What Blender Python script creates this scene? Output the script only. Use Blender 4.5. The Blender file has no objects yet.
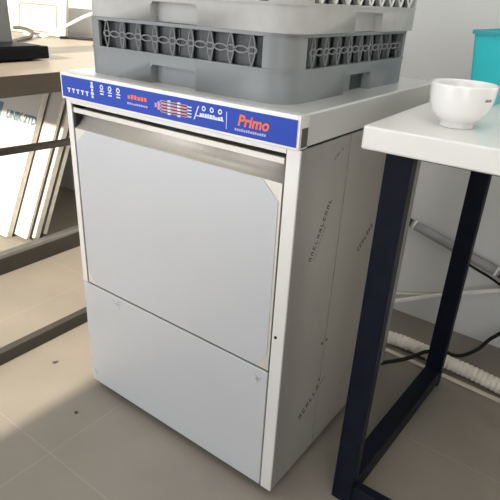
import bpy, bmesh, math, random
from mathutils import Vector, Matrix

random.seed(7)
scene = bpy.context.scene
COL = scene.collection
PI = math.pi

# ------------------------------------------------------------------ materials
def mat(name, col, rough=.5, metal=0.0, spec=.5, noise=0.0, nscale=20.0, bump=0.0, bscale=200.0,
        stretch=None, rvar=0.0, trans=0.0, alpha=1.0, emit=0.0, coat=0.0, sss=0.0):
    m = bpy.data.materials.new(name); m.use_nodes = True
    nt = m.node_tree; b = nt.nodes['Principled BSDF']
    b.inputs['Base Color'].default_value = (*col, 1)
    b.inputs['Roughness'].default_value = rough
    b.inputs['Metallic'].default_value = metal
    b.inputs['Specular IOR Level'].default_value = spec
    b.inputs['Coat Weight'].default_value = coat
    if trans: b.inputs['Transmission Weight'].default_value = trans
    if emit:
        b.inputs['Emission Color'].default_value = (*col, 1)
        b.inputs['Emission Strength'].default_value = emit
    tc = nt.nodes.new('ShaderNodeTexCoord'); mp = nt.nodes.new('ShaderNodeMapping')
    nt.links.new(tc.outputs['Object'], mp.inputs['Vector'])
    if stretch: mp.inputs['Scale'].default_value = stretch
    if noise or rvar:
        n = nt.nodes.new('ShaderNodeTexNoise'); n.inputs['Scale'].default_value = nscale
        n.inputs['Detail'].default_value = 5
        nt.links.new(mp.outputs['Vector'], n.inputs['Vector'])
        if noise:
            r = nt.nodes.new('ShaderNodeMapRange')
            r.inputs['From Min'].default_value = .3; r.inputs['From Max'].default_value = .7
            r.inputs['To Min'].default_value = 1 - noise; r.inputs['To Max'].default_value = 1 + noise
            nt.links.new(n.outputs['Fac'], r.inputs['Value'])
            mx = nt.nodes.new('ShaderNodeMix'); mx.data_type = 'RGBA'; mx.blend_type = 'MULTIPLY'
            mx.inputs['Factor'].default_value = 1
            mx.inputs[6].default_value = (*col, 1)
            nt.links.new(r.outputs['Result'], mx.inputs[7])
            nt.links.new(mx.outputs[2], b.inputs['Base Color'])
        if rvar:
            r2 = nt.nodes.new('ShaderNodeMapRange')
            r2.inputs['To Min'].default_value = max(0, rough - rvar); r2.inputs['To Max'].default_value = rough + rvar
            nt.links.new(n.outputs['Fac'], r2.inputs['Value'])
            nt.links.new(r2.outputs['Result'], b.inputs['Roughness'])
    if bump:
        n2 = nt.nodes.new('ShaderNodeTexNoise'); n2.inputs['Scale'].default_value = bscale
        n2.inputs['Detail'].default_value = 4
        nt.links.new(mp.outputs['Vector'], n2.inputs['Vector'])
        bp = nt.nodes.new('ShaderNodeBump'); bp.inputs['Strength'].default_value = bump
        bp.inputs['Distance'].default_value = .002
        nt.links.new(n2.outputs['Fac'], bp.inputs['Height'])
        nt.links.new(bp.outputs['Normal'], b.inputs['Normal'])
    return m

def floor_material():
    m = bpy.data.materials.new('floor tile'); m.use_nodes = True
    nt = m.node_tree; b = nt.nodes['Principled BSDF']
    tc = nt.nodes.new('ShaderNodeTexCoord'); mp = nt.nodes.new('ShaderNodeMapping')
    mp.inputs['Location'].default_value = (-.118 + .6 * 20, -.38 + .6 * 20, 0)
    br = nt.nodes.new('ShaderNodeTexBrick')
    br.offset = 0; br.squash = 1
    br.inputs['Scale'].default_value = 1
    br.inputs['Brick Width'].default_value = .6; br.inputs['Row Height'].default_value = .6
    br.inputs['Mortar Size'].default_value = .0016; br.inputs['Mortar Smooth'].default_value = .3
    br.inputs['Color1'].default_value = (*FLOOR1, 1)
    br.inputs['Color2'].default_value = (*FLOOR2, 1)
    br.inputs['Mortar'].default_value = (*GROUT, 1)
    nt.links.new(tc.outputs['Object'], mp.inputs['Vector']); nt.links.new(mp.outputs['Vector'], br.inputs['Vector'])
    n = nt.nodes.new('ShaderNodeTexNoise'); n.inputs['Scale'].default_value = 5; n.inputs['Detail'].default_value = 7
    nt.links.new(tc.outputs['Object'], n.inputs['Vector'])
    r = nt.nodes.new('ShaderNodeMapRange'); r.inputs['From Min'].default_value = .3; r.inputs['From Max'].default_value = .7
    r.inputs['To Min'].default_value = .92; r.inputs['To Max'].default_value = 1.07
    nt.links.new(n.outputs['Fac'], r.inputs['Value'])
    mx = nt.nodes.new('ShaderNodeMix'); mx.data_type = 'RGBA'; mx.blend_type = 'MULTIPLY'; mx.inputs['Factor'].default_value = 1
    nt.links.new(br.outputs['Color'], mx.inputs[6]); nt.links.new(r.outputs['Result'], mx.inputs[7])
    nt.links.new(mx.outputs[2], b.inputs['Base Color'])
    b.inputs['Roughness'].default_value = .42
    bp = nt.nodes.new('ShaderNodeBump'); bp.inputs['Strength'].default_value = .25; bp.inputs['Distance'].default_value = .001
    inv = nt.nodes.new('ShaderNodeMath'); inv.operation = 'SUBTRACT'; inv.inputs[0].default_value = 1
    nt.links.new(br.outputs['Fac'], inv.inputs[1]); nt.links.new(inv.outputs[0], bp.inputs['Height'])
    nt.links.new(bp.outputs['Normal'], b.inputs['Normal'])
    return m

FLOOR1, FLOOR2, GROUT = (.234, .212, .181), (.242, .219, .186), (.285, .262, .226)
M = dict(
    wall=mat('grey wall paint', (.67, .682, .68), .75, bump=.12, bscale=60, noise=.03, nscale=3),
    ceil=mat('ceiling paint', (.8, .8, .79), .9, noise=.01),
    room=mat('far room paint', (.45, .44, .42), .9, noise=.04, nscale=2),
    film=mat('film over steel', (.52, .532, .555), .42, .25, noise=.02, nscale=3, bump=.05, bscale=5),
    steel=mat('brushed steel', (.66, .63, .58), .42, .55, noise=.05, nscale=6, stretch=(60, 2, 2), rvar=.05),
    trim=mat('bright steel strip', (.74, .73, .71), .42, .35, noise=.02, nscale=5),
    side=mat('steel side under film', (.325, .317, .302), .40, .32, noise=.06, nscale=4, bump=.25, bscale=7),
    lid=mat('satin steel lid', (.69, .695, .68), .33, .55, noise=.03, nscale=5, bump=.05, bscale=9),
    gap=mat('dark gap', (.015, .015, .016), .6, noise=.1),
    cap=mat('dark end cap', (.13, .12, .105), .35, .5, noise=.1),
    blue=mat('blue control foil', (.008, .052, .43), .4, spec=.3, noise=.04, nscale=8),
    orange=mat('orange ink', (.85, .16, .06), .5, noise=.05),
    lilac=mat('lilac ink', (.42, .44, .78), .5, noise=.05),
    pale=mat('pale ink', (.72, .76, .92), .5, noise=.03),
    pink=mat('salmon ink', (.62, .30, .42), .5, noise=.05),
    ink=mat('grey print ink', (.06, .065, .075), .6, noise=.2, nscale=60),
    smudge=mat('faint grey mark', (.22, .22, .23), .6, noise=.2, nscale=60),
    faint=mat('faint film mark', (.38, .385, .39), .6, noise=.1, nscale=60),
    rack=mat('grey rack plastic', (.215, .228, .234), .42, noise=.05, nscale=7),
    rackshade=mat('dark rack inside shade', (.035, .038, .042), .5, noise=.05),  # near-black, stands in for the shade inside the racks
    rackin=mat('rack inner plastic', (.085, .091, .095), .5, noise=.05, nscale=7),  # darker than the rack: shade on the inner plates put into the colour
    racklite=mat('rack lattice plastic', (.19, .20, .207), .42, noise=.05, nscale=7),
    rack2=mat('paler grey rack plastic', (.43, .43, .415), .5, noise=.10, nscale=14),  # upper rack is paler than the lower one
    rack2in=mat('upper rack inner plastic', (.2, .2, .2), .5, noise=.1, nscale=7),
    rack2lite=mat('upper rack lattice plastic', (.72, .72, .71), .45, noise=.06, nscale=14),
    top=mat('white table top', (.77, .76, .73), .28, noise=.015, nscale=6),
    navy=mat('navy painted steel', (.005, .0065, .014), .5, .0, spec=.14, noise=.25, nscale=30, bump=.06, bscale=90, rvar=.1),
    china=mat('white glazed china', (.86, .85, .83), .12, coat=.4, noise=.008),
    teal=mat('teal plastic', (.02, .50, .55), .3, noise=.03, nscale=8),
    teallip=mat('teal plastic rim', (.02, .34, .38), .3, noise=.03),
    pipe=mat('grey pipe plastic', (.33, .34, .355), .45, noise=.06, nscale=20),
    pipedark=mat('dark grey pipe sleeve', (.05, .055, .06), .5, noise=.1),
    white=mat('white plastic', (.87, .87, .85), .4, noise=.02),
    hose=mat('cream ribbed hose', (.78, .75, .66), .45, noise=.04, nscale=20),
    creamstrip=mat('cream floor strip', (.62, .58, .49), .5, noise=.04),
    black=mat('black rubber', (.009, .009, .010), .55, spec=.2, noise=.1),
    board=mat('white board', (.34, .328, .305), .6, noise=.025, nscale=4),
    boardedge=mat('lifted board edge', (.85, .82, .75), .7, noise=.1, nscale=30),  # edges made lighter than the faces, lifting their shade by colour
    bluetext=mat('pale blue print', (.060, .105, .130), .6, noise=.08, nscale=40),
    groove=mat('board groove', (.17, .15, .12), .7, noise=.05),
    wood=mat('brown laminate', (.25, .215, .175), .40, noise=.08, nscale=4, stretch=(10, 1, 10)),
    edge=mat('dark brown edge band', (.125, .098, .072), .5, noise=.1, nscale=8, stretch=(10, 1, 10)),
    railedge=mat('pale rail strip', (.30, .29, .27), .4, noise=.1),
    frame=mat('dark grey steel tube', (.06, .055, .048), .38, .2, noise=.1, nscale=20),
    devgrey=mat('grey device plastic', (.085, .095, .088), .4, noise=.03),
    devedge=mat('light grey device edge', (.22, .235, .23), .4, noise=.03),
    devblack=mat('black device plastic', (.006, .0065, .009), .5, spec=.15, noise=.05),
    cable=mat('grey cable', (.05, .048, .042), .5, noise=.05),
    wcable=mat('white cable', (.80, .78, .74), .45, noise=.03),
    crumb=mat('dark crumb', (.05, .04, .03), .8, noise=.3, nscale=200),
    fill=mat('lamp diffuser', (1.0, .985, .96), .5, emit=1.0),
    fillframe=mat('lamp frame', (.8, .8, .8), .4, noise=.01),
)

# ------------------------------------------------------------------ mesh helpers
def build(name, bm, m, parent=None, smooth=False, bevel=0.0, seg=2):
    bmesh.ops.recalc_face_normals(bm, faces=bm.faces)
    me = bpy.data.meshes.new(name); bm.to_mesh(me); bm.free()
    me.materials.append(M[m] if isinstance(m, str) else m)
    o = bpy.data.objects.new(name, me); COL.objects.link(o)
    if parent is not None: o.parent = parent
    if smooth:
        for p in me.polygons: p.use_smooth = True
    if bevel:
        b = o.modifiers.new('Bevel', 'BEVEL'); b.width = bevel; b.segments = seg
        b.limit_method = 'ANGLE'; b.angle_limit = math.radians(40)
        for p in me.polygons: p.use_smooth = True
        w = o.modifiers.new('WN', 'WEIGHTED_NORMAL'); w.keep_sharp = False
    return o

def box(bm, x0, x1, y0, y1, z0, z1):
    v = [bm.verts.new(p) for p in [(x0,y0,z0),(x1,y0,z0),(x1,y1,z0),(x0,y1,z0),(x0,y0,z1),(x1,y0,z1),(x1,y1,z1),(x0,y1,z1)]]
    for f in [(0,3,2,1),(4,5,6,7),(0,1,5,4),(1,2,6,5),(2,3,7,6),(3,0,4,7)]:
        bm.faces.new([v[i] for i in f])
    return v

def bx(name, x0, x1, y0, y1, z0, z1, m, parent=None, bevel=0.0, seg=2):
    bm = bmesh.new(); box(bm, x0, x1, y0, y1, z0, z1)
    return build(name, bm, m, parent, bevel=bevel, seg=seg)

def prism(bm, pts, d):
    """polygon of 3-D points extruded by vector d"""
    a = [bm.verts.new(p) for p in pts]; b = [bm.verts.new(Vector(p) + Vector(d)) for p in pts]
    n = len(pts)
    bm.faces.new(a[::-1]); bm.faces.new(b)
    for i in range(n): bm.faces.new([a[i], a[(i+1) % n], b[(i+1) % n], b[i]])

def smooth_path(pts, n=8):
    """Catmull-Rom through the points"""
    P = [Vector(p) for p in pts]; P = [2*P[0]-P[1]] + P + [2*P[-1]-P[-2]]
    out = []
    for i in range(1, len(P)-2):
        for k in range(n):
            t = k / n
            a, b, c, d = P[i-1], P[i], P[i+1], P[i+2]
            out.append(.5*((2*b)+(c-a)*t+(2*a-5*b+4*c-d)*t*t+(3*b-a-3*c+d)*t**3))
    out.append(P[-2]); return out

def sweep(bm, path, rad, ns=12, closed=False):
    """tube of circular section; rad is a number or f(i)"""
    n = len(path); rings = []
    t0 = (path[1]-path[0]).normalized()
    up = Vector((0,0,1)) if abs(t0.z) < .9 else Vector((1,0,0))
    u = (up - t0*up.dot(t0)).normalized()
    for i in range(n):
        a = path[(i-1) % n] if closed else path[max(0, i-1)]
        b = path[(i+1) % n] if closed else path[min(n-1, i+1)]
        t = (b-a).normalized()
        u = (u - t*u.dot(t)).normalized(); w = t.cross(u)
        r = rad(i) if callable(rad) else rad
        rings.append([bm.verts.new(path[i] + r*(math.cos(2*PI*k/ns)*u + math.sin(2*PI*k/ns)*w)) for k in range(ns)])
    for i in range(n if closed else n-1):
        A, B = rings[i], rings[(i+1) % n]
        for k in range(ns): bm.faces.new([A[k], A[(k+1) % ns], B[(k+1) % ns], B[k]])
    if not closed:
        bm.faces.new(rings[0][::-1]); bm.faces.new(rings[-1])

def tube(name, pts, r, m, parent=None, ns=10, n=8, smooth_it=True):
    bm = bmesh.new(); sweep(bm, smooth_path(pts, n) if smooth_it else [Vector(p) for p in pts], r, ns)
    return build(name, bm, m, parent, smooth=True)

def cyl(bm, c, axis, r, h, ns=20, r2=None):
    a = Vector(axis).normalized(); c = Vector(c)
    sweep(bm, [c, c + a*h], (lambda i: r if i == 0 else (r2 or r)), ns)

def lathe(bm, prof, ns=48, c=(0,0,0)):
    rings = []
    for r, z in prof:
        rings.append([bm.verts.new((c[0]+r*math.cos(2*PI*k/ns), c[1]+r*math.sin(2*PI*k/ns), c[2]+z)) for k in range(ns)])
    for A, B in zip(rings, rings[1:]):
        for k in range(ns): bm.faces.new([A[k], A[(k+1) % ns], B[(k+1) % ns], B[k]])
    bm.faces.new(rings[0]); bm.faces.new(rings[-1])

def text_bm(s, size, thick=.0006, shear=0.0, mtx=None, bold=0.0):
    cu = bpy.data.curves.new('lettering', 'FONT'); cu.body = s; cu.size = size; cu.extrude = thick/2
    cu.shear = shear; cu.offset = bold; cu.resolution_u = 3
    o = bpy.data.objects.new('lettering', cu); COL.objects.link(o)
    dg = bpy.context.evaluated_depsgraph_get(); dg.update()
    me = bpy.data.meshes.new_from_object(o.evaluated_get(dg))
    bm = bmesh.new(); bm.from_mesh(me)
    bpy.data.objects.remove(o); bpy.data.curves.remove(cu); bpy.data.meshes.remove(me)
    if mtx is not None: bm.transform(mtx)
    return bm

def front_mtx(x, y, z):   # lettering that reads from -y
    return Matrix.Translation((x, y, z)) @ Matrix.Rotation(PI/2, 4, 'X')

def empty(name, loc, rot=(0,0,0)):
    o = bpy.data.objects.new(name, None); COL.objects.link(o)
    o.location = loc; o.rotation_euler = rot; o.empty_display_size = .05
    return o

def tag(o, label, cat, group=None):
    o['label'] = label; o['category'] = cat
    if group: o['group'] = group
    return o

def struct(o):
    o['kind'] = 'structure'; return o

def local(o_parent, *objs):
    """children were built in world coordinates: keep them there under a moved parent"""
    bpy.context.view_layer.update()
    for c in objs: c.matrix_parent_inverse = o_parent.matrix_world.inverted()

def adopt(root):
    mw = Matrix.LocRotScale(root.location, root.rotation_euler, root.scale)
    for c in root.children: c.matrix_parent_inverse = mw.inverted()

# ------------------------------------------------------------------ the room
XL, XR, YB, YF, ZC = -2.6, 2.6, .957, -1.9, 2.7
struct(bx('floor', XL-.1, XR+.1, YF-.15, YB+.1, -.1, 0, floor_material()))
struct(bx('wall_back', XL-.1, XR+.1, YB, YB+.1, 0, ZC, 'wall'))
struct(bx('wall_left', XL-.1, XL, YF, YB, 0, ZC, 'wall'))
struct(bx('wall_right', XR, XR+.1, YF, YB, 0, ZC, 'room'))
struct(bx('ceiling', XL-.1, XR+.1, YF-.15, YB+.1, ZC, ZC+.1, 'ceil'))
OX0, OX1, OX2, OX3, OZ = -2.4, -.02, 1.4, 2.45, 2.45      # unseen openings behind the camera: left shapes the sun patch, right added for fill
bm = bmesh.new()
w = [(XL-.1, 0), (OX0, 0), (OX0, OZ), (OX1, OZ), (OX1, 0), (OX2, 0), (OX2, OZ), (OX3, OZ), (OX3, 0), (XR+.1, 0), (XR+.1, ZC), (XL-.1, ZC)]
prism(bm, [(x, YF-.12, z) for x, z in w], (0, .12, 0))
struct(build('wall_front', bm, 'room'))

# ------------------------------------------------------------------ dishwasher
dw = empty('undercounter_dishwasher', (.3, .3, 0))
tag(dw, 'white and steel undercounter dishwasher with blue control strip', 'dishwasher')
W, D, B, H = .6, .595, .03, .84
XA = .006                                      # left face of the body
LZ = .7855                                     # seam between body and lid
bx('cabinet', .010, .596, .05, D-.004, B+.002, LZ-.002, 'gap', dw)
# side sheets, the seam runs between the two on each side
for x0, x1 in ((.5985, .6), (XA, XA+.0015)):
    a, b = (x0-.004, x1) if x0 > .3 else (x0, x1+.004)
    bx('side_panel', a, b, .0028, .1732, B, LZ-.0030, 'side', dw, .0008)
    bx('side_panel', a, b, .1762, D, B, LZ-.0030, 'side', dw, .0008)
bx('back_panel', XA+.004, .596, D-.004, D, B, LZ-.002, 'side', dw)
# front frame
bx('corner_post', .5735, .6, -.002, .0022, B-.001, LZ-.0015, 'trim', dw, .0012)
bx('corner_post', XA, .0225, -.002, .0022, .337, LZ-.0015, 'trim', dw, .0012)
bx('front_rail', .0227, .5733, -.002, .028, .7735, LZ-.001, 'trim', dw, .001)
bx('door_recess', .0252, .5733, .0398, .0498, B+.004, .772, 'gap', dw)  # black sheet, painted shade behind the door gap
bx('gap_shade', .0255, .5725, .0012, .012, .3356, .3400, 'gap', dw)  # black strips painted in as the shade of the door gaps
bx('gap_shade', .0227, .0282, .0026, .03, .3402, .7725, 'gap', dw)
bx('gap_shade', .5708, .5732, .0026, .03, .3402, .7725, 'gap', dw)
bx('lower_panel', XA, .5700, -.002, .010, B, .335, 'film', dw, .0015)
# lid with rounded rear corners
bm = bmesh.new(); pts = [(XA, -.001, LZ), (.6, -.001, LZ)]
r = .035
for k in range(9):
    a = k/8*PI/2; pts.append((.6-r+r*math.cos(a), D-r+r*math.sin(a), LZ))
for k in range(9):
    a = PI/2+k/8*PI/2; pts.append((XA+r+r*math.cos(a), D-r+r*math.sin(a), LZ))
prism(bm, pts, (0, 0, H-LZ))
lid = build('lid', bm, 'lid', dw, bevel=.004, seg=3)
# raised bead along the rear edge of the lid
rim_pts = [(.6-.008, D-.07, H)] + [(.6-r+(r-.008)*math.cos(k/6*PI/2), D-r+(r-.008)*math.sin(k/6*PI/2), H) for k in range(7)]
rim_pts += [(XA+r+(r-.008)*math.cos(PI/2+k/6*PI/2), D-r+(r-.008)*math.sin(PI/2+k/6*PI/2), H) for k in range(7)] + [(XA+.008, D-.07, H)]
rim_pts = [(x, y, z-.0037) for x, y, z in rim_pts]
tube('lid_bead', rim_pts, .0036, 'trim', dw, ns=8, smooth_it=False)
# door with a scooped handle along the top
z0, zs, zt = .3405, .7225, .7665
prof = [(-.002, z0), (-.002, zs-.001), (-.001, zs), (.002, zs+.0005), (.010, zs+.007), (.017, zs+.015), (.022, zs+.024), (.0235, zs+.030),
        (.021, zs+.0325), (.010, zs+.0325), (.001, zs+.0325), (-.002, zs+.034), (-.002, zt-.001), (-.001, zt), (.005, zt-.001), (.006, zt-.006), (.0395, zt-.006), (.0395, z0)]
bm = bmesh.new(); x0, x1 = .0285, .5705
sec = []
for x in (x0, x1): sec.append([bm.verts.new((x, y, z)) for y, z in prof])
n = len(prof); sm = []
for i in range(n):
    f = bm.faces.new([sec[0][i], sec[1][i], sec[1][(i+1) % n], sec[0][(i+1) % n]]); sm.append(f)
bm.faces.new(sec[0][::-1]); bm.faces.new(sec[1])
for f in sm[2:8]: f.smooth = True
door = build('door', bm, 'steel', dw)
c = [(.066, .7215), (.532, .7215), (.5655, .690), (.5655, .377), (.541, .3425), (.056, .3425), (.0310, .376), (.0310, .692)]
bm = bmesh.new(); prism(bm, [(x, -.0032, z) for x, z in c], (0, .001, 0))
film = build('protective_film', bm, 'film', door); film['label'] = 'protective film with clipped corners'
bm = bmesh.new(); cyl(bm, (.572+.010, -.002, .424), (0, -1, 0), .003, .0016); build('screw', bm, 'gap', dw)
# screws on the right side
for y, z in ((.1690, .229), (.1605, .331), (.1800, .331)):
    bm = bmesh.new(); cyl(bm, (.6, y, z), (1, 0, 0), .003, .0016); build('screw', bm, 'ink', dw)
# feet
for x in (.05, .55):
    for y in (.05, .545):
        bm = bmesh.new(); cyl(bm, (x, y, 0), (0, 0, 1), .022, .008); cyl(bm, (x, y, .008), (0, 0, 1), .014, .0235)
        build('foot', bm, 'black', dw)
# control strip
cs = bx('control_panel', .013, .600, -.016, .0, .7855, .8400, 'trim', dw, .0015)
bx('control_foil', .0185, .5985, -.0168, -.0155, .7905, .8330, 'blue', cs)
ec = bx('end_cap', .600, .6035, -.016, .010, .7865, .8405, 'trim', cs, .0008)
bx('end_cap_insert', .6030, .6042, -.0105, .0075, .790, .820, 'cap', ec)
YF2 = -.0168
def plate(bm, x0, x1, z0, z1): box(bm, x0, x1, YF2-.0006, YF2+.0003, z0, z1)
def printed(name, fn, m):
    bm = bmesh.new(); fn(bm); return build(name, bm, m, cs)
def disc(bm, x, z, r, hole=0):
    ns = 16; out = [(x+r*math.cos(2*PI*k/ns), z+r*math.sin(2*PI*k/ns)) for k in range(ns)]
    if not hole:
        prism(bm, [(a, YF2-.0006, b) for a, b in out], (0, .0008, 0)); return
    inn = [(x+hole*math.cos(2*PI*k/ns), z+hole*math.sin(2*PI*k/ns)) for k in range(ns)]
    o_ = [bm.verts.new((a, YF2-.0006, b)) for a, b in out]; i_ = [bm.verts.new((a, YF2-.0006, b)) for a, b in inn]
    for k in range(ns): bm.faces.new([o_[k], o_[(k+1) % ns], i_[(k+1) % ns], i_[k]])
def marks(bm):
    for k in range(5):
        x = .037+.0145*k
        plate(bm, x, x+.009, .8075, .8100); plate(bm, x+.003, x+.006, .8010, .8075)
printed('panel_marks', marks, 'pale')
def thermo(bm):
    for k in range(5): plate(bm, .1135-.0015*(k % 2), .1190+.0015*(k % 2), .7990+.0065*k, .8042+.0065*k)
printed('panel_scale', thermo, 'pale')
def rings3(bm):
    for k in range(3):
        x = .146+.024*k
        disc(bm, x, .8235, .0052, .0026); plate(bm, x-.006, x+.006, .8150, .8170); plate(bm, x-.005, x+.005, .8095, .8120)
printed('panel_buttons', rings3, 'pale')
def small_word(x0, x1, z0, z1, n, seed):
    rnd = random.Random(seed)
    def f(bm):
        w_ = (x1-x0)/n
        for k in range(n):
            h = (z1-z0)*rnd.uniform(.7, 1)
            plate(bm, x0+k*w_, x0+k*w_+w_*.72, z0, z0+h)
    return f
printed('panel_caption', small_word(.221, .274, .8130, .8215, 6, 1), 'orange')
printed('panel_caption', small_word(.219, .275, .8025, .8065, 9, 2), 'lilac')
def burst(bm):
    for k in range(3): plate(bm, .309+.024*k, .325+.024*k, .8010, .8225)
    plate(bm, .300, .306, .8045, .8190); plate(bm, .293, .298, .808, .8155)
printed('panel_emblem', burst, 'pink')
def burst2(bm):
    for k in range(4): plate(bm, .307, .383, .8025+.0055*k, .8045+.0055*k)
    for k in range(2): plate(bm, .3255+.024*k, .3325+.024*k, .7990, .8245)
printed('panel_emblem', burst2, 'pale')
printed('panel_icons', lambda bm: [disc(bm, .411+.018*k, .8225, .0045, .0022) for k in range(3)], 'pale')
def under(bm):
    prism(bm, [(.388, YF2-.0006, .801), (.3905, YF2-.0006, .801), (.4005, YF2-.0006, .825), (.398, YF2-.0006, .825)], (0, .0008, 0))
    plate(bm, .394, .455, .8075, .8092)
    rnd = random.Random(5)
    for k in range(9): plate(bm, .402+.0058*k, .4065+.0058*k, .8092, .8092+rnd.uniform(.003, .0055))
    plate(bm, .4605, .4617, .7965, .8250)
printed('panel_line', under, 'pale')
tb = text_bm('Primo', .0255, .0012, .22, front_mtx(.484, YF2-.0002, .8070), bold=.0007)
build('brand_name', tb, 'orange', cs)
printed('brand_caption', small_word(.479, .543, .7975, .8022, 14, 9), 'lilac')
# grey lettering printed across the film of the side sheets (too blurred in the photo to read)
def side_print(name, y0, z0, y1, z1, h, n, m, seed):
    rnd = random.Random(seed); bm = bmesh.new()
    d = Vector((0, y1-y0, z1-z0)); L = d.length; d.normalize(); u = Vector((0, -d.z, d.y))
    for k in range(n):
        p = Vector((.6002, y0, z0)) + d*(L*k/n); wd = L/n*.62; kind = rnd.randrange(4)
        segs = [((0, 0), (.3, 1))]
        if kind in (0, 1): segs.append(((.65, 0), (1, 1)))
        if kind in (1, 2): segs.append(((0, .8), (1, 1)))
        if kind in (2, 3): segs.append(((0, 0), (1, .2)))
        if kind == 0: segs.append(((0, .42), (1, .6)))
        for (a0, b0), (a1, b1) in segs:
            q = [p+d*wd*a+u*h*b for a, b in ((a0, b0), (a1, b0), (a1, b1), (a0, b1))]
            prism(bm, q, (.0003, 0, 0))
    return build(name, bm, m, dw)
side_print('film_print', .070, .562, .128, .672, .0105, 11, 'ink', 3)
side_print('film_print', .082, .560, .115, .622, .004, 9, 'smudge', 8)
side_print('film_print', .099, .160, .178, .206, .017, 6, 'ink', 4)
side_print('film_print', .180, .208, .203, .220, .005, 3, 'ink', 14)
side_print('film_print', .281, .508, .345, .552, .012, 7, 'ink', 5)
side_print('film_print', .290, .135, .350, .185, .005, 8, 'smudge', 6)
side_print('film_print', .118, .745, .150, .760, .006, 4, 'smudge', 7)
def front_print(x, z, s, seed):
    rnd = random.Random(seed); bm = bmesh.new()
    for k in range(5):
        a = rnd.uniform(0, PI); p = Vector((x+rnd.uniform(-s, s), -.0022, z+rnd.uniform(-s, s)))
        d = Vector((math.cos(a), 0, math.sin(a)))*s*.8; u = Vector((-d.z, 0, d.x)).normalized()*.0009
        prism(bm, [p-d-u, p+d-u, p+d+u, p-d+u], (0, -.0003, 0))
    build('film_mark', bm, 'faint', dw)
front_print(.130, .318, .010, 1); front_print(.022, .062, .006, 2); front_print(.545, .312, .008, 3)
adopt(dw)

# ------------------------------------------------------------------ glass racks
def rounded_rect(x0, x1, y0, y1, r, n=8):
    P = []
    for cx, cy, a0 in ((x1-r, y0+r, -PI/2), (x1-r, y1-r, 0), (x0+r, y1-r, PI/2), (x0+r, y0+r, PI)):
        for k in range(n+1):
            a = a0+PI/2*k/n; P.append((cx+r*math.cos(a), cy+r*math.sin(a)))
    return P

def ring_wall(bm, outer, inner, z0, z1, outer_top=None):
    n = len(outer); ot = outer_top or outer
    vs = [[bm.verts.new((*p, z)) for p in poly] for poly, z in ((outer, z0), (ot, z1), (inner, z1), (inner, z0))]
    for j in range(4):
        A, Bv = vs[j], vs[(j+1) % 4]
        for k in range(n): bm.faces.new([A[k], A[(k+1) % n], Bv[(k+1) % n], Bv[k]])

def soften(o, deg=28):
    for p in o.data.polygons: p.use_smooth = True
    o.data.set_sharp_from_angle(angle=math.radians(deg))

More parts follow.
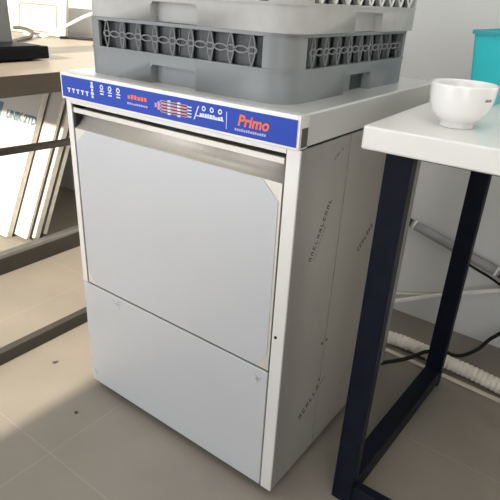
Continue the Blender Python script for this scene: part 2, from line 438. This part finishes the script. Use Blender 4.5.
def make_rack(label, size, mats, band=.485, lens=(.0062, .0013), hole=False):
    L, h = size; hl = L/2; r = .048
    mo, mi, ml = mats
    root = empty('glass_rack', (0, 0, 0)); tag(root, label, 'dish rack')
    out = rounded_rect(-hl, hl, -hl, hl, r); inn = rounded_rect(-hl+.006, hl-.006, -hl+.006, hl-.006, r-.006)
    zb, zt = h*band, h*.975
    # lower band, built around an open-bottomed grip notch in the middle of each side
    bm = bmesh.new(); gw, gh, gd = .057, .034, .016
    def rot(p, q): return (p[0]*math.cos(q)-p[1]*math.sin(q), p[0]*math.sin(q)+p[1]*math.cos(q), p[2])
    for q in range(4):
        ang = q*PI/2
        def quad(*ps): bm.faces.new([bm.verts.new(rot(p, ang)) for p in ps])
        y = -hl
        quad((-hl+r, y, 0), (-gw, y, 0), (-gw, y, zb), (-hl+r, y, zb))
        quad((gw, y, 0), (hl-r, y, 0), (hl-r, y, zb), (gw, y, zb))
        c_ = .006
        a = [(-gw, y, 0), (-gw, y, gh-c_), (-gw+c_, y, gh), (gw-c_, y, gh), (gw, y, gh-c_), (gw, y, 0)]
        b = [(p[0]*.97, y+gd, p[2]) for p in a]
        quad(a[1], a[2], (-gw+c_, y, zb), (-gw, y, zb)); quad(a[2], a[3], (gw-c_, y, zb), (-gw+c_, y, zb)); quad(a[3], a[4], (gw, y, zb), (gw-c_, y, zb))
        for k in range(5): quad(a[k], a[k+1], b[k+1], b[k])
        quad(*b)
        # rounded corner
        for k in range(8):
            a0, a1 = -PI/2+PI/2*k/8, -PI/2+PI/2*(k+1)/8
            p0 = (hl-r+r*math.cos(a0), -hl+r+r*math.sin(a0)); p1 = (hl-r+r*math.cos(a1), -hl+r+r*math.sin(a1))
            quad((*p0, 0), (*p1, 0), (*p1, zb), (*p0, zb))
        # inner skin and top ledge
        yi = y+gd+.004
        quad((-hl+gd+.004, yi, 0), (hl-gd-.004, yi, 0), (hl-gd-.004, yi, zb), (-hl+gd+.004, yi, zb))
    n = len(out)
    I = hl-gd-.004; inq = rounded_rect(-I, I, -I, I, .03)
    vo = [bm.verts.new((*p, zb)) for p in out]; vi = [bm.verts.new((*p, zb)) for p in inq]
    for k in range(n): bm.faces.new([vo[k], vo[(k+1) % n], vi[(k+1) % n], vi[k]])
    bmesh.ops.remove_doubles(bm, verts=bm.verts, dist=.00005)
    base = build('lower_band', bm, mo, root)
    soften(base)
    # ledge line between band and lattice
    bm = bmesh.new()
    lo = rounded_rect(-hl-.0012, hl+.0012, -hl-.0012, hl+.0012, r)
    ring_wall(bm, lo, inn, zb-.0025, zb+.0015); soften(build('ledge', bm, mo, root))
    # corner posts and top rim
    bm = bmesh.new(); ring_wall(bm, out, inn, zt-.003, h)
    soften(build('top_rim', bm, mo, root))
    for q in range(4):
        bm = bmesh.new(); ang = q*PI/2; P = []
        for k in range(9):
            a0 = -PI/2+PI/2*k/8; P.append((hl-r+r*math.cos(a0), -hl+r+r*math.sin(a0)))
        P = [(hl-r-.004, -hl)] + P + [(hl, -hl+r+.004)]
        Q = [(hl-r-.004, -hl+.006)] + [(hl-r+(r-.006)*math.cos(-PI/2+PI/2*k/8), -hl+r+(r-.006)*math.sin(-PI/2+PI/2*k/8)) for k in range(9)] + [(hl-.006, -hl+r+.004)]
        poly = P+Q[::-1]
        prism(bm, [rot((x, y, zb), ang) for x, y in poly], (0, 0, zt-.002-zb))
        soften(build('corner_post', bm, mo, root))
    # lattice: upright lens shapes with a chain of small rings along the middle
    span = L-2*r-.008; nl = 9; pitch = span/nl; zm = (zb+zt)/2; hh = (zt-zb)/2
    for q in range(4):
        bm = bmesh.new(); ang = q*PI/2; y = -hl+.002
        def path(pts, rr): sweep(bm, [Vector(rot(p, ang)) for p in pts], rr, 6)
        def loop(cx, rx, rz, rr, m_=14):
            sweep(bm, [Vector(rot((cx+rx*math.cos(2*PI*k/m_), y, zm+rz*math.sin(2*PI*k/m_)), ang)) for k in range(m_)], rr, 6, True)
        for k in range(nl):
            cx = -span/2+pitch*(k+.5)
            for s in (-1, 1):
                path([(cx+s*lens[0]*math.cos(t*PI/2), y, zm+hh*t) for t in [-1+i/5 for i in range(11)]], lens[1])
            loop(cx, .0098, .0052, .0014)
            if k < nl-1: loop(cx+pitch/2, pitch/2-.0095, .0052, .0014)
        build('lattice', bm, ml, root)
        # plates of the inner compartments seen through the lattice
        bm = bmesh.new()
        for k in range(nl-1):
            cx = -span/2+pitch*(k+1)
            pw = pitch*.335
            box_ = box(bm, cx-pw, cx+pw, -hl+.016, -hl+.0185, zb, zt-.004)
            for v in box_: v.co = Vector(rot(v.co, ang))
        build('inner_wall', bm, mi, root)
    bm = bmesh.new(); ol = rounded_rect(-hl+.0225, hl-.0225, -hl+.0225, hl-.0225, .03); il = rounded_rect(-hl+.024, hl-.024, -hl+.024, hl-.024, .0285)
    ring_wall(bm, ol, il, zb-.002, zt-.006); build('inner_shade', bm, 'rackshade', root)  # dark ring put in for the shade behind the lattice
    # floor grid and compartment dividers
    bm = bmesh.new()
    for k in range(-6, 7):
        p = k*(L-.06)/13
        box(bm, p-.0018, p+.0018, -I, I, .006, .012); box(bm, -I, I, p-.0018, p+.0018, .006, .012)
    build('base_grid', bm, mi, root)
    bm = bmesh.new()
    for k in range(-2, 3):
        p = k*(L-.06)/6
        box(bm, p-.0012, p+.0012, -I, I, h*.55, h*.9); box(bm, -I, I, p-.0012, p+.0012, h*.55, h*.9)
    build('divider', bm, mi, root)
    if hole:
        bx('grip_hole', hl-gd-.003, hl-gd+.0006, 0, .050, .002, .031, 'rackshade', root)  # dark plate painted as the shade of an open hole
    return root
rk = make_rack('lower grey glass rack standing on the dishwasher lid', (.505, .1085), ('rack', 'rackin', 'racklite'), hole=True)
rk.location = (.2945, .2800, H+.0045-.0045)
rk2 = make_rack('upper paler glass rack stacked on the other rack', (.512, .1085), ('rack2', 'rack2in', 'rack2lite'), .40, (.0150, .0024))
rk2.location = (.2985, .2850, H+.1087)
rk2.rotation_euler.z = math.radians(-.4)

# ------------------------------------------------------------------ table on the right
TZ = .828
tb_ = empty('work_table', (1.27, .5, 0)); tag(tb_, 'white topped work table with navy steel frame right of dishwasher', 'table')
bm = bmesh.new(); box(bm, .6725, 1.87, .056, .945, TZ-.037, TZ)
bmesh.ops.rotate(bm, verts=bm.verts, cent=(.6725, .056, 0), matrix=Matrix.Rotation(math.radians(1.6), 3, 'Z'))
for v in bm.verts: v.co.y = min(v.co.y, .95)
build('tabletop', bm, 'top', tb_, bevel=.004, seg=3)
TU = TZ-.0375
FY, BY, LW, LD = .098, .625, .046, .027         # front and rear leg planes, tube width and depth
LEGS = {'fl': (.699, FY), 'bl': (.714, BY), 'fr': (1.79, FY+.03), 'br': (1.80, BY+.03)}
for x, y in LEGS.values():
    bx('leg', x, x+LW, y, y+LD, 0, TU, 'navy', tb_, .003)
def rail(x0, y0, x1, y1, z0, z1, nm, along):
    bm = bmesh.new()
    if along == 'y': P = [(x0, y0), (x0+LW-.002, y0), (x1+LW-.002, y1), (x1, y1)]
    else: P = [(x0, y0), (x1, y1), (x1, y1+LD-.002), (x0, y0+LD-.002)]
    prism(bm, [(x, y, z0) for x, y in P], (0, 0, z1-z0)); build(nm, bm, 'navy', tb_, bevel=.003)
for l, r2_ in (('fl', 'bl'), ('fr', 'br')):
    (xa, ya), (xb, yb) = LEGS[l], LEGS[r2_]
    rail(xa+.001, ya+LD, xb+.001, yb, .012, .056, 'bottom_rail', 'y')
    rail(xa+.001, ya+LD, xb+.001, yb, TU-.011, TU, 'top_rail', 'y')
for l, r2_, dz in (('fl', 'fr', .011), ('bl', 'br', .03)):
    (xa, ya), (xb, yb) = LEGS[l], LEGS[r2_]
    rail(xa+LW, ya+.001, xb, yb+.001, TU-dz, TU, 'top_rail', 'x')
(xa, ya), (xb, yb) = LEGS['fl'], LEGS['fr']
rail(xa+LW, ya+.001, xb, yb+.001, .012, .056, 'bottom_rail', 'x')
adopt(tb_)

# bowl
bw = empty('small_bowl', (.7790, .170, TZ)); tag(bw, 'small white footed china bowl on the white table', 'bowl')
prof = [(.0005, .004), (.021, .004), (.0225, 0), (.0262, 0), (.0268, .003), (.0262, .0075), (.030, .0105), (.0375, .017), (.0432, .026), (.0468, .037), (.0487, .050), (.0497, .0615), (.0500, .0650),
        (.0494, .0660), (.0484, .0655), (.0474, .0600), (.0462, .048), (.0440, .036), (.0400, .0260), (.033, .0170), (.022, .0120), (.0005, .0110)]
bm = bmesh.new(); lathe(bm, prof, 56); build('bowl_body', bm, 'china', bw, smooth=True)
bm = bmesh.new()
for k in range(5):
    a = math.radians(-32+3.1*k); a2 = math.radians(-32+3.1*k+2.1)
    rr = .0497
    q = [(rr*math.cos(t), rr*math.sin(t), z) for t, z in ((a, .0455), (a2, .0455), (a2, .0485+.001*(k % 2)), (a, .0485+.001*(k % 2)))]
    prism(bm, q, (.0004, -.0002, 0))
build('bowl_print', bm, 'smudge', bw)

# teal tub
tt = empty('teal_tub', (.765, .5, TZ)); tag(tt, 'teal tapered plastic tub behind the bowl on the white table', 'tub')
bm = bmesh.new()
def frus(x0, x1, y0, y1, z): return rounded_rect(x0, x1, y0, y1, .006, 4), z
secs = [frus(.727, .772, .412, .56, TZ), frus(.7135, .789, .402, .585, TZ+.134), frus(.7165, .786, .405, .582, TZ+.134), frus(.730, .769, .415, .557, TZ+.003)]
rings = [[bm.verts.new((x, y, z)) for x, y in P] for P, z in secs]
for A, Bv in zip(rings, rings[1:]):
    for k in range(len(A)): bm.faces.new([A[k], A[(k+1) % len(A)], Bv[(k+1) % len(A)], Bv[k]])
bm.faces.new(rings[0][::-1]); bm.faces.new(rings[-1])
build('tub_body', bm, 'teal', tt)
bm = bmesh.new()
o1 = rounded_rect(.7095, .793, .398, .589, .008, 4); i1 = rounded_rect(.7140, .7885, .4025, .5845, .006, 4)
ring_wall(bm, o1, i1, TZ+.128, TZ+.135); build('tub_rim', bm, 'teallip', tt)
adopt(tt)

# ------------------------------------------------------------------ pipes and cables by the back wall
pp = empty('wall_pipe', (.65, .93, .29)); tag(pp, 'grey pipe sloping down along the wall under the table', 'pipe')
def P93(a): return Vector((.420+a*.82, .932, .371-a*.228))
tube('pipe_body', [P93(0.10), P93(.3), P93(.46)], .0150, 'pipe', pp, 16, smooth_it=False)
tube('pipe_sleeve', [P93(-.10), P93(.10)], .0125, 'pipedark', pp, 16, smooth_it=False)
tube('pipe_sleeve', [P93(.46), P93(1.5)], .0140, 'pipedark', pp, 16, smooth_it=False)
for a in (.112, .448):
    tube('pipe_band', [P93(a-.004), P93(a+.004)], .0165, 'white', pp, 16, smooth_it=False)
adopt(pp)
def single(o, label, cat, group=None): return tag(o, label, cat, group)
single(tube('white_tube', [(.42, .925, .020), (.500, .925, .054), (.655, .925, .138), (.815, .920, .217), (.90, .885, .262), (1.1, .86, .36), (1.45, .90, .44), (1.65, .940, .45)], .0075, 'white', None, 12),
       'thick white plastic tube rising to the right along the wall', 'tube')
single(tube('white_tube', [(.40, .945, .040), (.485, .945, .070), (.620, .945, .114), (.66, .942, .130), (.75, .950, .172), (.90, .9510, .23), (1.2, .9510, .29), (1.7, .9510, .30)], .0045, 'wcable', None, 10),
       'thin white tube starting highest on the left of the wall', 'tube')
single(tube('black_cable', [(.585, .603, .0105), (.606, .63, .012), (.628, .652, .016), (.655, .672, .028), (.690, .700, .050), (.730, .735, .053), (.752, .775, .026), (.776, .82, .011), (.806, .87, .022), (.832, .91, .056), (.89, .925, .11), (.97, .925, .09), (1.08, .93, .02), (1.3, .94, .0065), (1.7, .94, .0065)], .0060, 'black', None, 10),
       'black cable on the floor curving up the wall under the table', 'cable')
single(tube('black_cable', [(.652, .930, .283), (.675, .930, .276), (.72, .925, .263), (.80, .922, .238), (.88, .908, .195), (1.0, .905, .135), (1.2, .90, .03), (1.4, .90, .0045), (1.7, .90, .0045)], .0040, 'black', None, 10),
       'short black cable hanging below the grey sloping pipe', 'cable')
hp = smooth_path([(.40, .72, .0225), (.47, .728, .0225), (.553, .740, .0225), (.615, .746, .0225), (.690, .741, .0225), (.760, .732, .0225), (.830, .728, .0225), (.915, .716, .0225), (1.05, .695, .0225), (1.3, .70, .0225), (1.7, .78, .0225)], 40)
# resample evenly so that the ribs have one pitch
acc = [0]
for a, b in zip(hp, hp[1:]): acc.append(acc[-1]+(b-a).length)
N = int(acc[-1]/.0024); path = []; j = 0
for i in range(N+1):
    s = acc[-1]*i/N
    while j < len(acc)-2 and acc[j+1] < s: j += 1
    t = (s-acc[j])/max(1e-9, acc[j+1]-acc[j]); path.append(hp[j].lerp(hp[j+1], t))
bm = bmesh.new(); sweep(bm, path, lambda i: .0207+.0012*math.sin(2*PI*i/6), 18)
single(build('ribbed_hose', bm, 'hose', None, smooth=True), 'cream ribbed drain hose lying on the floor under the table', 'hose')
bm = bmesh.new()
prism(bm, [(.40, .697, .0005), (.40, .713, .0005), (1.20, .671, .0005), (1.20, .655, .0005)][::-1], (0, 0, .006))  # flat cream strip in front of the hose
single(build('floor_strip', bm, 'creamstrip', None, bevel=.002), 'flat cream floor strip on the floor in front of the hose', 'floor strip')

# ------------------------------------------------------------------ desk on the left
DZ = .797
dk = empty('brown_desk', (-.85, .45, 0)); tag(dk, 'brown topped desk with dark steel frame left of the dishwasher', 'desk')
DX0, DX1, DY0, DY1 = -1.75, -.244, -.045, .93
bx('desktop', DX0, DX1-.003, DY0+.003, DY1, DZ-.05, DZ, 'wood', dk, .001)
bx('edge_band', DX1-.003, DX1, DY0, DY1, DZ-.05, DZ-.0005, 'edge', dk)
bx('edge_band', DX0, DX1-.003, DY0, DY0+.003, DZ-.05, DZ-.0005, 'edge', dk)
T = .045
bx('frame_rail', -.296, -.268, -.30, .86, 0, .039, 'frame', dk, .002)
bx('leg', -.296, -.268, .81, .86, .039, DZ-.0505, 'frame', dk, .002)
bx('frame_rail', -.800, -.765, -.30, .86, .0, .062, 'frame', dk, .002)
bx('rail_edge', -.800, -.769, -.30, .86, .062, .078, 'railedge', dk, .002)
bx('leg', -.800, -.770, .81, .86, .078, DZ-.0505, 'frame', dk, .002)
bm = bmesh.new()
prism(bm, [(-.799, -.10, .482), (-.799, .81, .446), (-.799, .81, .424), (-.799, -.10, .460)], (.028, 0, 0))
build('mid_rail', bm, 'frame', dk, bevel=.001)
bx('leg', -.800, -.770, -.04, -.01, .078, DZ-.0505, 'frame', dk, .002)
bx('back_rail', -1.70, -.285, .76, .81, DZ-.11, DZ-.0505, 'frame', dk, .002)
adopt(dk)

# boards leaning under the desk
lean = math.atan2(.26, .58)
def board(label, x1, y0, th, m, wd=1.25, hgt=.735, txt=False, dz=.0):
    root = empty('white_board', (x1, y0, 0), (-lean, 0, 0)); tag(root, label, 'board')
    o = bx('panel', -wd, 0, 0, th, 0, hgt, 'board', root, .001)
    e = bx('lifted_edge', .0, .0015, .001, th-.001, .002, hgt-.002, m, root)
    if txt:
        t = text_bm('UNIK 2TD', .050, .0008, 0, front_mtx(-.222, -.0004, .497), bold=.0024)
        build('lettering', t, 'bluetext', root)
        bm = bmesh.new(); box(bm, -.30, -.262, -.0008, .0002, .475, .56); build('print_block', bm, 'bluetext', root)
    return root
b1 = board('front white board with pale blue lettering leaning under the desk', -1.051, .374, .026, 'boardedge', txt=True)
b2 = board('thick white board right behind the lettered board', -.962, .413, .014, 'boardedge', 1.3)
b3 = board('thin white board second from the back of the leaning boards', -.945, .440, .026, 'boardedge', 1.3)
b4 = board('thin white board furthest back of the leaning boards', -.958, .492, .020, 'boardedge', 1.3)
for o in (b1, b2, b3, b4): o.location.z = .018*math.sin(lean) if o is b1 else .012

# white panel on the desk, leaning on the back wall
wp = empty('white_sheet', (-1.097, .80, DZ), (-math.radians(9), 0, 0))
tag(wp, 'white sheet with rounded inset outline standing at the back of the desk', 'sheet')
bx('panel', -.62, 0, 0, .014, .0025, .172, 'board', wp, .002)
bm = bmesh.new()
rr = rounded_rect(-.345, -.062, .016, .128, .018, 6)
sweep(bm, [Vector((x, -.0005, z)) for x, z in rr], .0028, 6, True)
build('inset_outline', bm, 'groove', wp)

# device on the desk
dv = empty('desk_terminal', (-.56, .12, DZ)); tag(dv, 'grey upright device on thick black base at left desk edge', 'terminal')
bx('base', -.80, -.468, -.04, .290, DZ+.005, DZ+.040, 'devblack', dv, .004)
bx('body', -.80, -.612, -.04, .262, DZ+.0402, 1.15, 'devgrey', dv, .004)
bx('body_edge', -.6115, -.6085, .215, .260, DZ+.0405, 1.148, 'devedge', dv)
bx('base_cover', -.606, -.47, -.038, .262, DZ+.0402, DZ+.0425, 'devblack', dv, .0008)
for x, y in ((-.49, .235), (-.78, .27), (-.49, -.02), (-.78, -.02)):
    bm = bmesh.new(); cyl(bm, (x, y, DZ), (0, 0, 1), .009, .0055, 14); build('foot', bm, 'devblack', dv)
adopt(dv)

# cables on the desk
LOOP = [(-1.381, .74, .822), (-1.334, .74, .825), (-1.281, .74, .822), (-1.207, .715, .817), (-1.133, .66, DZ+.0085), (-1.059, .58, DZ+.0085), (-.986, .50, DZ+.0085), (-.87, .38, DZ+.0085)]
single(tube('grey_cable', LOOP, .0075, 'cable'),
       'dark grey cable looped on the desk behind the terminal', 'cable')
single(tube('white_cable', [(-1.30, .735, DZ+.0065), (-1.209, .729, DZ+.0065), (-1.150, .735, DZ+.0065), (-1.112, .745, DZ+.022), (-1.0, .755, DZ+.062), (-.875, .76, DZ+.105), (-.70, .77, DZ+.145)], .006, 'wcable'),
       'white cable rising from the desk towards the racks', 'cable')
single(tube('black_cable', [(-1.085, .765, DZ+.006), (-1.06, .80, DZ+.006), (-1.00, .82, DZ+.006), (-.92, .86, DZ+.006), (-.75, .885, DZ+.006), (-.55, .89, DZ+.006)], .0055, 'black'),
       'thin dark cable lying along the back of the desk', 'cable')

# crumbs on the floor
def crumb(label, x, y, s, seed):
    rnd = random.Random(seed); bm = bmesh.new()
    bmesh.ops.create_icosphere(bm, subdivisions=2, radius=s)
    for v in bm.verts:
        v.co *= rnd.uniform(.75, 1.2); v.co.z *= .45
    z = min(v.co.z for v in bm.verts)
    for v in bm.verts: v.co += Vector((x, y, -z))
    tag(build('floor_crumb', bm, 'crumb'), label, 'crumb')
crumb('dark crumb on the bright floor in front of the desk rail', -.164, -.010, .0055, 1)
crumb('dark crumb on the shaded floor near the dishwasher corner', .055, -.098, .0050, 2)

# ------------------------------------------------------------------ added fill panels and daylight
def fill_panel(label, x, y, sx, sy, strength):  # unseen glowing panels added to fill the room with light
    root = empty('ceiling_fill', (x, y, ZC)); tag(root, label, 'fill light', 'added fill panels')
    bm = bmesh.new()
    P = [(-sx/2-.02, -sy/2-.02), (sx/2+.02, -sy/2-.02), (sx/2+.02, sy/2+.02), (-sx/2-.02, sy/2+.02)]
    Q = [(-sx/2, -sy/2), (sx/2, -sy/2), (sx/2, sy/2), (-sx/2, sy/2)]
    ring_wall(bm, P, Q, -.03, -.0005); build('fill_frame', bm, 'fillframe', root)
    m = M['fill'].copy(); m.node_tree.nodes['Principled BSDF'].inputs['Emission Strength'].default_value = strength
    bx('diffuser', -sx/2+.001, sx/2-.001, -sy/2+.001, sy/2-.001, -.02, -.002, m, root)
fill_panel('added unseen fill panel nearest the work table', 1.25, -.75, 1.2, .9, 3.5)
fill_panel('added unseen fill panel above the desk', -.9, -.5, .9, .9, 3)

sun = bpy.data.lights.new('sun', 'SUN'); sun.energy = 13.5; sun.angle = math.radians(1.8); sun.color = (1, .885, .71)
so = bpy.data.objects.new('sun', sun); COL.objects.link(so)
el = math.radians(23)
so.rotation_euler = Vector((0.0, math.cos(el), -math.sin(el))).to_track_quat('-Z', 'Y').to_euler()
so.location = (-1, -4, 3)
wd = bpy.data.worlds.new('sky'); scene.world = wd; wd.use_nodes = True
bg = wd.node_tree.nodes['Background']; bg.inputs[0].default_value = (.95, .97, 1, 1); bg.inputs[1].default_value = 3.0

# ------------------------------------------------------------------ camera
f, a, e, r_ = 532.4754, .6164, .4427, .0538
fw = Vector((-math.sin(a)*math.cos(e), math.cos(a)*math.cos(e), -math.sin(e)))
rt = Vector((math.cos(a), math.sin(a), 0)); up = rt.cross(fw)
R, U = math.cos(r_)*rt+math.sin(r_)*up, -math.sin(r_)*rt+math.cos(r_)*up
cam = bpy.data.cameras.new('camera'); cam.sensor_width = 36; cam.lens = f/500*36; cam.clip_start = .02
co = bpy.data.objects.new('camera', cam); COL.objects.link(co)
mw = Matrix((( R.x, U.x, -fw.x, 1.0172), (R.y, U.y, -fw.y, -.7145), (R.z, U.z, -fw.z, .9973), (0, 0, 0, 1)))
co.matrix_world = mw
scene.camera = co
vs = scene.view_settings
vs.view_transform = 'Standard'; vs.look = 'None'; vs.gamma = 1; vs.use_curve_mapping = False; vs.exposure = 0.0
